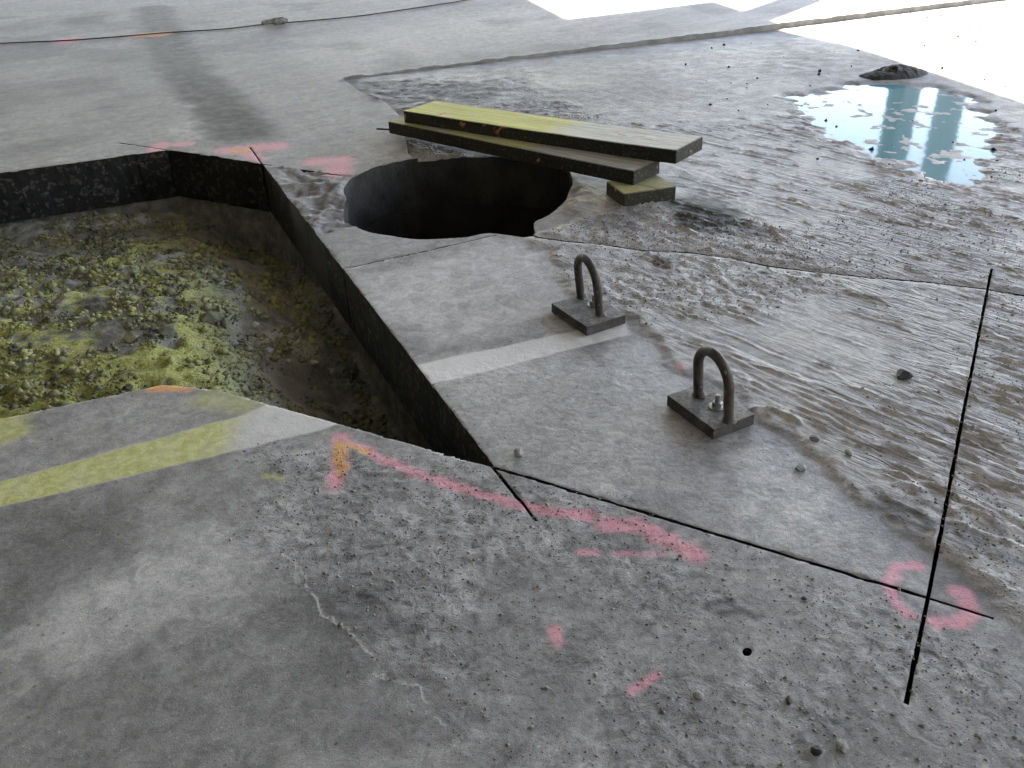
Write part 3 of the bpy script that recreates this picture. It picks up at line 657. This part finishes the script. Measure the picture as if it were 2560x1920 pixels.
def lifting_eye(label, L, N, R, leg1, leg2, lean):
    l, n_, r_ = P(*L, PT + .004), P(*N, PT + .004), P(*R, PT + .004)
    dx = (r_ - n_); wx_ = np.linalg.norm(dx); dx /= wx_; dy = np.array((-dx[1], dx[0])); wy_ = (l - n_) @ dy
    cen_ = n_ + dx * wx_ / 2 + dy * wy_ / 2; rz = math.atan2(dx[1], dx[0])
    t = empty('lifting_eye', (*cen_, nearest_z(cen_, 2) + .003), rz); tag(t, label, 'lifting eye', 'steel lifting eyes bolted to the concrete block')
    bm = bmesh.new(); box_bm(bm, wx_, wy_, PT, 0, .002); po_ = bm_obj('base_plate', bm, M_PLATE, t)
    po_.data.materials.append(M_STEEL); po_.data.polygons.foreach_set('material_index', np.array([0 if q.normal.z > .5 else 1 for q in po_.data.polygons], np.int32))  # sides get a darker steel than the top, shade put into colour
    def loc(g): q = g - cen_; return np.array((q @ dx, q @ dy))
    a, b = loc(P(*leg1, PT)), loc(P(*leg2, PT)); m = (a + b) / 2; hd = (b - a) / 2; wd = np.linalg.norm(hd); hd /= wd
    top = .238; pth = []
    for k in range(6): pth.append((*(m - hd * wd), PT - .002 + (top - wd * 1.0 - PT) * k / 6))
    for k in range(17):
        th_ = math.pi * k / 16; q = m - hd * wd * math.cos(th_); pth.append((*q, top - wd * 1.0 + wd * 1.0 * math.sin(th_)))
    for k in range(5, -1, -1): pth.append((*(m + hd * wd), PT - .002 + (top - wd * 1.0 - PT) * k / 6))
    nv = np.array((-hd[1], hd[0])); pth = [(q[0] + nv[0] * lean * q[2], q[1] + nv[1] * lean * q[2], q[2]) for q in pth]
    vv, ff = tube(pth, .0160, 16); lo = link_mesh('loop', pymesh('loop', vv, ff, True), M_STEEL, t)
    for s_, q in ((-1, m - hd * wd), (1, m + hd * wd)):
        v2, f2 = lathe([(.0235, PT + .0002), (.022, PT + .004), (.016, PT + .010), (.0135, PT + .012)], 18, *q)
        link_mesh('weld_bead', pymesh('weld_bead', v2, f2, True), M_STEEL, t)
    bm = bmesh.new(); r6 = bmesh.ops.create_cone(bm, segments=6, radius1=.017, radius2=.017, depth=.016, cap_ends=True)['verts']
    for v_ in r6: v_.co += Vector((m[0] + .012, m[1], PT + .0115))
    bmesh.ops.bevel(bm, geom=bm.edges[:], offset=.0015, segments=1, affect='EDGES')
    bo = bm_obj('bolt', bm, M_BOLT, t)
    bm = bmesh.new(); r6 = bmesh.ops.create_cone(bm, segments=16, radius1=.0085, radius2=.008, depth=.045, cap_ends=True)['verts']
    for v_ in r6: v_.co += Vector((m[0] + .012, m[1], PT + .022))
    bm_obj('thread', bm, M_BOLT, bo)
    bm = bmesh.new(); bmesh.ops.create_cone(bm, segments=24, radius1=.026, radius2=.026, depth=.003, cap_ends=True)
    for v_ in bm.verts: v_.co += Vector((m[0] + .012, m[1], PT + .0018))
    bm_obj('washer', bm, M_BOLT, bo)
    return t
lifting_eye('steel lifting eye on its plate beside the end of the pale floor strip', (1402, 752), (1467, 818), (1565, 787), (1455, 747), (1502, 789), -.12)
lifting_eye('steel lifting eye standing on darker concrete away from the pale strip', (1680, 985), (1785, 1075), (1887, 1037), (1748, 993), (1823, 1056), -.10)

# ------------------------------------------------------------------ timbers over the round hole
MW1 = mat_wood('old yellowed timber', (.68, .68, .65), (.68, .69, .22), math.radians(-38))
MW2 = mat_wood('old grey timber', (.40, .40, .36), (.48, .48, .22), math.radians(-43))
MWS = mat_wood('shaded timber side', (.022, .022, .019), (.03, .029, .02), math.radians(-40))  # near-black copy that paints the shade on side and end faces
def timber(name, label, p0, p1, z0, z1, width, thick, mat, bow=.0):
    """p0, p1: near top edge, z0, z1 its heights"""
    a, b = P(*p0, z0), P(*p1, z1); d = b - a; L = np.linalg.norm(d); d /= L; n_ = np.array((-d[1], d[0]))
    if n_[1] < 0: n_ = -n_
    bm = bmesh.new(); nx2, ny2, nz2 = 40, 8, 3
    r = bmesh.ops.create_cube(bm, size=1)['verts']
    bmesh.ops.bevel(bm, geom=bm.edges[:], offset=.03, segments=2, affect='EDGES')
    for k in range(1, nx2): bmesh.ops.bisect_plane(bm, geom=bm.verts[:] + bm.edges[:] + bm.faces[:], plane_co=((k / nx2) - .5, 0, 0), plane_no=(1, 0, 0))
    for k in range(1, 6): bmesh.ops.bisect_plane(bm, geom=bm.verts[:] + bm.edges[:] + bm.faces[:], plane_co=(0, k / 6 - .5, 0), plane_no=(0, 1, 0))
    co = np.array([v_.co[:] for v_ in bm.verts])
    # bevel offsets were in unit space: bring them back to about 4 mm
    for ax_, size in ((0, L), (1, width), (2, thick)):
        q = co[:, ax_]; e = np.abs(q) > .469; lim = .5 - np.minimum(.004 / size, .03)
        co[:, ax_] = np.where(e, np.sign(q) * (lim + (np.abs(q) - .47) / .03 * (.5 - lim)), q)
    U_, W_, T_ = co[:, 0] * L, co[:, 1] * width, co[:, 2] * thick
    W_ = W_ + .011 * (fbm(U_ + 9, W_ * 0 + .3, .25, 3, 11) - .5) * np.sign(W_); T_ = T_ + .004 * (fbm(U_ + 3, W_ + 3, .15, 3, 12) - .5) + bow * (co[:, 0] ** 2 * 4 - 1)
    mid = (a + b) / 2 + n_ * width / 2
    for v_, u, w_, t_ in zip(bm.verts, U_, W_, T_): v_.co = Vector((u, w_, t_))
    me = bpy.data.meshes.new(name); bm.normal_update(); bm.to_mesh(me); bm.free()
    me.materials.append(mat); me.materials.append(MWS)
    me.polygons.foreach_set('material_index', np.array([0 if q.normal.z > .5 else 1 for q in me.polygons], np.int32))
    o = link_mesh(name, me); slope = math.asin((z1 - z0) / L)
    o.matrix_world = Matrix.Translation((*mid, (z0 + z1) / 2 - thick / 2)) @ Matrix.Rotation(math.atan2(d[1], d[0]), 4, 'Z') @ Matrix.Rotation(-slope, 4, 'Y')
    return tag(o, label, 'timber')
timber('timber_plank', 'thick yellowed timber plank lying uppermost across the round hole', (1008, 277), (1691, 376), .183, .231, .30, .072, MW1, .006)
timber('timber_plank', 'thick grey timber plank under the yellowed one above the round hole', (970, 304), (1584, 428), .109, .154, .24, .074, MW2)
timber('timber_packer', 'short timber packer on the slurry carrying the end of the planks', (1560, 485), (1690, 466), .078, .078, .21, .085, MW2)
vv, ff = tube([(*P(942, 322, .028), .028), (*P(1080, 330, .036), .036)], .006, 8)
tag(link_mesh('steel_rod', pymesh('steel_rod', vv, ff, True), M_STEEL), 'thin steel rod poking out from under the plank ends', 'rod')

# ------------------------------------------------------------------ cable with coupling
cpx = [(-300, 132), (-120, 121), (0, 111), (160, 104), (300, 94), (420, 84), (560, 75), (655, 64), (705, 60), (800, 52), (900, 42), (1000, 28), (1100, 13), (1180, 0), (1300, -22), (1500, -60)]
cpt = [P(*q) for q in cpx]; pth = []
for i in range(len(cpt) - 1):
    for k in range(8):
        t_ = k / 8; p0, p1, p2, p3 = cpt[max(i - 1, 0)], cpt[i], cpt[i + 1], cpt[min(i + 2, len(cpt) - 1)]
        q = .5 * (2 * p1 + (p2 - p0) * t_ + (2 * p0 - 5 * p1 + 4 * p2 - p3) * t_ ** 2 + (3 * p1 - p0 - 3 * p2 + p3) * t_ ** 3); pth.append((*q, .010))
ca = empty('cable', (0, 0, 0)); tag(ca, 'thin dark cable stretched over the clean floor with an inline coupling', 'cable')
vv, ff = tube(pth, .0065, 8); link_mesh('cord', pymesh('cord', vv, ff, True), M_CABLE, ca)
a, b = P(655, 66), P(712, 60); d = (b - a); Lc = np.linalg.norm(d); d /= Lc
prof = [(0, .012), (.03, .022), (.10, .026), (.13, .026), (.131, .034), (.17, .036), (.24, .036), (.241, .028), (.27, .02), (.285, .012)]
vv, ff = tube([(*(a + d * u), .037) for u, _ in prof], [r for _, r in prof], 14); link_mesh('coupling', pymesh('coupling', vv, ff), M_STONE, ca)

# ------------------------------------------------------------------ rubble in the pit, grit on the floor
def slab_chunk(name, corners, zt, thick, mat, label):
    c3 = [np.array((*P(px_, py_, z_), z_)) for (px_, py_), z_ in zip(corners, zt)]; n_ = len(c3)
    r = random.Random(5); vv = [tuple(q) for q in c3] + [(q[0] + r.uniform(-.02, .02), q[1] + r.uniform(-.02, .02), q[2] - thick) for q in c3]
    ff = [tuple(range(n_)), tuple(range(2 * n_ - 1, n_ - 1, -1))] + [(i, n_ + i, n_ + (i + 1) % n_, (i + 1) % n_) for i in range(n_)]
    bm = bmesh.new(); me = pymesh(name, vv, ff); bm.from_mesh(me); bmesh.ops.recalc_face_normals(bm, faces=bm.faces)
    bmesh.ops.bevel(bm, geom=bm.edges[:], offset=.008, segments=2, affect='EDGES')
    bmesh.ops.triangulate(bm, faces=bm.faces[:]); bmesh.ops.subdivide_edges(bm, edges=bm.edges[:], cuts=3, use_grid_fill=True)
    for v_ in bm.verts:
        h_ = fbm(np.array([v_.co.x]), np.array([v_.co.y + v_.co.z]), .06, 3, 44)[0] - .5; v_.co += Vector((h_ * .012, h_ * .01, h_ * .014))
    bm.to_mesh(me); bm.free(); return tag(link_mesh(name, me, mat), label, 'concrete rubble')
M_CHUNK = mat_simple('dusty broken concrete', (.32, .32, .30), (.48, .48, .44), 9, .85, .006)
for i, px_ in enumerate([(590, 880), (625, 884), (668, 874), (715, 872), (775, 850), (812, 832), (700, 800), (640, 826), (740, 832)]):
    g_ = P(*px_, -.22); z_ = random.uniform(.014, .032)
    rock('rubble_lump', (*g_, soil_z(*g_) + z_ * .2), (z_ * 1.3, z_, z_ * .6), M_CHUNK, 700 + i, 1, 'pale broken concrete lump in the pit rubble patch', 'rubble', 'pale rubble lumps in the pit', 1)
chunks = [((430, 880), .065, 'dark angular rubble lump in the pit beside the orange sprayed edge', M_STONE), ((480, 600), .05, 'small rubble lump near the far pit wall', M_STONE), ((345, 905), .05, 'rubble lump close behind the orange sprayed edge', M_STONE), ((530, 815), .07, 'rubble lump left of the pale broken slab', M_CHUNK)]
M_SOILC = mat_simple('soil clods', (.12, .12, .10), (.38, .39, .17), 5, .95, .006, .1)
for i, (px_, s_, lb, m_) in enumerate(chunks):
    g_ = P(*px_, -.14); rock('rubble_lump', (*g_, soil_z(*g_) + s_ * .15), (s_ * .9, s_ * .7, s_ * .5), M_SOILC, 500 + i, 1, lb, 'rubble', None, 1)
OCT = np.array([(1, 0, 0), (-1, 0, 0), (0, 1, 0), (0, -1, 0), (0, 0, 1), (0, 0, -1)], float)
OF = np.array([(0, 2, 4), (2, 1, 4), (1, 3, 4), (3, 0, 4), (2, 0, 5), (1, 2, 5), (3, 1, 5), (0, 3, 5)])
def grit(name, pts, sizes, mat):
    n_ = len(pts); v_ = OCT[None] * sizes[:, None, None] * rng.uniform(.35, 1.4, (n_, 6, 1)) * np.array((1, 1, .75)); a_ = rng.uniform(0, 6.3, n_); c_, s_ = np.cos(a_), np.sin(a_)
    v_ = np.stack([v_[..., 0] * c_[:, None] - v_[..., 1] * s_[:, None], v_[..., 0] * s_[:, None] + v_[..., 1] * c_[:, None], v_[..., 2]], -1) + pts[:, None]
    f_ = OF[None] + np.arange(n_)[:, None, None] * 6
    o = link_mesh(name, trimesh(name, v_.reshape(-1, 3), f_.reshape(-1, 3)), mat); return tag(o, kind='stuff')
# clods in the pit
c_ = np.c_[rng.uniform(-3.6, 0, 60000), rng.uniform(1.9, 5.4, 60000)]; c_ = c_[sdist(c_, PIT) > .02]
c_ = c_[fbm(c_[:, 0], c_[:, 1], .18, 3, 120) > .36 + .12 * rng.random(len(c_))]
cz = np.array([soil_z(*q) for q in c_]); sz_g = np.clip(rng.lognormal(-5.1, .6, len(c_)), .003, .028)
grit('pit_clods', np.c_[c_, cz + sz_g * .3], sz_g, M_SOILC)
# crumbs on worn floor and slurry
idx = np.where((((wear > .3) | (lump > .25) | (ripple > .5)) & (y < 6)))[0]; idx = idx[~inside(V2[idx], PIT)]
pr = (wear[idx] * .7 + lump[idx] * 1.6 + ripple[idx] * .5) * np.where(y[idx] < 3.35, .3, 1.0); idx = rng.choice(idx, 15000, False, pr / pr.sum())
nb2 = np.where((np.minimum(np.abs(sdist(p, PP([(1402, 772), (1467, 838), (1565, 807), (1497, 745)]))), np.abs(sdist(p, PP([(1680, 1012), (1785, 1102), (1887, 1064), (1785, 985)])))) < .018))[0]; idx = np.r_[idx, rng.choice(nb2, min(260, len(nb2)), False)]
zz = np.where(inside(V2[idx], SLURRY), surf_bed[idx], surf[idx]); g_s = np.clip(rng.lognormal(-6.0, .45, len(idx)), .0012, .008)
grit('floor_crumbs', np.c_[V2[idx] + rng.normal(0, .004, (len(idx), 2)), zz + g_s * .25], g_s, M_CRUMB := mat_simple('cement crumbs', (.14, .14, .13), (.36, .36, .34), 30, .85, .002))

# ------------------------------------------------------------------ the building deck that shades the floor (its shadow ends in the top right)
HD = 6.0; shift = SH * HD / math.tan(SUN_EL)
Aq0, Aq1 = P(1420, 48), P(1815, 0); Q0, Q1 = P(1975, 66), P(2560, 258)
da = (Aq1 - Aq0) / np.linalg.norm(Aq1 - Aq0); dl = (Q1 - Q0) / np.linalg.norm(Q1 - Q0)
M_ = np.c_[da, -(-dl)]; tt = np.linalg.solve(np.c_[da, dl], Q0 - Aq0); corner = Aq0 + da * tt[0]
bk = P(1330, 2) - Aq0; bk /= np.linalg.norm(bk)
DECK = np.array([Aq0, corner, Q0, Q1, Q1 + dl * 16, Q1 + dl * 16 + np.array((-30, -4)), (-26, 18), Aq0 + bk * 14]) + shift
bd = empty('building', (*DECK.mean(axis=0), 0)); tag(bd, 'concrete deck on square columns whose shade covers the floor', 'building')
def prism(name, poly, z0, z1, mat, parent):
    n_ = len(poly); off = np.array(parent.location[:2]); q = poly - off
    vv = [(*a_, z0) for a_ in q] + [(*a_, z1) for a_ in q]; ff = [tuple(range(n_))[::-1], tuple(range(n_, 2 * n_))] + [(i, (i + 1) % n_, n_ + (i + 1) % n_, n_ + i) for i in range(n_)]
    bm = bmesh.new(); me = pymesh(name, vv, ff); bm.from_mesh(me); bmesh.ops.recalc_face_normals(bm, faces=bm.faces); bm.to_mesh(me); bm.free()
    return link_mesh(name, me, mat, parent)
prism('deck', DECK, HD, HD + .35, M_DECK, bd)
def column(c_, w_=.36):
    c_ = np.asarray(c_); u_ = un * w_ / 2; v_ = wn * w_ / 2
    prism('column', np.array([c_ - u_ - v_, c_ + u_ - v_, c_ + u_ + v_, c_ - u_ + v_]), 0, HD + .01, M_DECK, bd)
c0 = P(1952, 42) + shift * .985 + np.array((-.28, .02))
column(c0)
for k in (2, 3, 4): column(Q0 + dl * (3.0 * k + .4) + shift + np.array((-.5, -.1)))
for k in (1, 2): column(Aq0 + bk * 5 * k + shift + np.array((-.5, 0)))

M_BLOCKER = mat_simple('added light-blocking wall', (.30, .30, .29), (.38, .38, .37), 1.5, .9, .004)
prism('added_wall', np.array([(-13, -4.6), (9, -4.6), (9, -4.3), (-13, -4.3)]), -.002, HD, M_BLOCKER, bd)  # unseen wall added to cut light from behind the camera
prism('added_wall', np.array([(-13, -4.3), (-12.7, -4.3), (-12.7, 15), (-13, 15)]), -.002, HD, M_BLOCKER, bd)  # unseen left wall, added to keep the light one-sided
pr_ = np.array((math.sin(math.radians(26.6)), math.cos(math.radians(26.6)))) * 25
pl_ = empty('pillar', (*pr_, -.3)); tag(pl_, 'tall square concrete pillar mirrored as the thinner bar in the puddle', 'pillar')
prism('shaft', pr_ + np.array([(-.25, -.25), (.25, -.25), (.25, .25), (-.25, .25)]), -.002, 8.6, M_DECK, pl_)
prism('capital', pr_ + np.array([(-.4, -.4), (.4, -.4), (.4, .4), (-.4, .4)]), 8.6, 9.0, M_DECK, pl_)

q_ = np.c_[rng.uniform(1.4, 6.5, 2600), rng.uniform(4.6, 10, 2600)]; q_ = q_[inside(q_, SLURRY)]
gz_ = np.clip(rng.lognormal(-4.9, .5, len(q_)), .004, .02)
zq = np.array([float(surf_bed[np.argmin((V2[:, 0] - a_) ** 2 + (V2[:, 1] - b_) ** 2)]) for a_, b_ in q_[:240]])
grit('mud_crumbs', np.c_[q_[:240], zq + gz_[:240] * .3], gz_[:240], M_MUD)
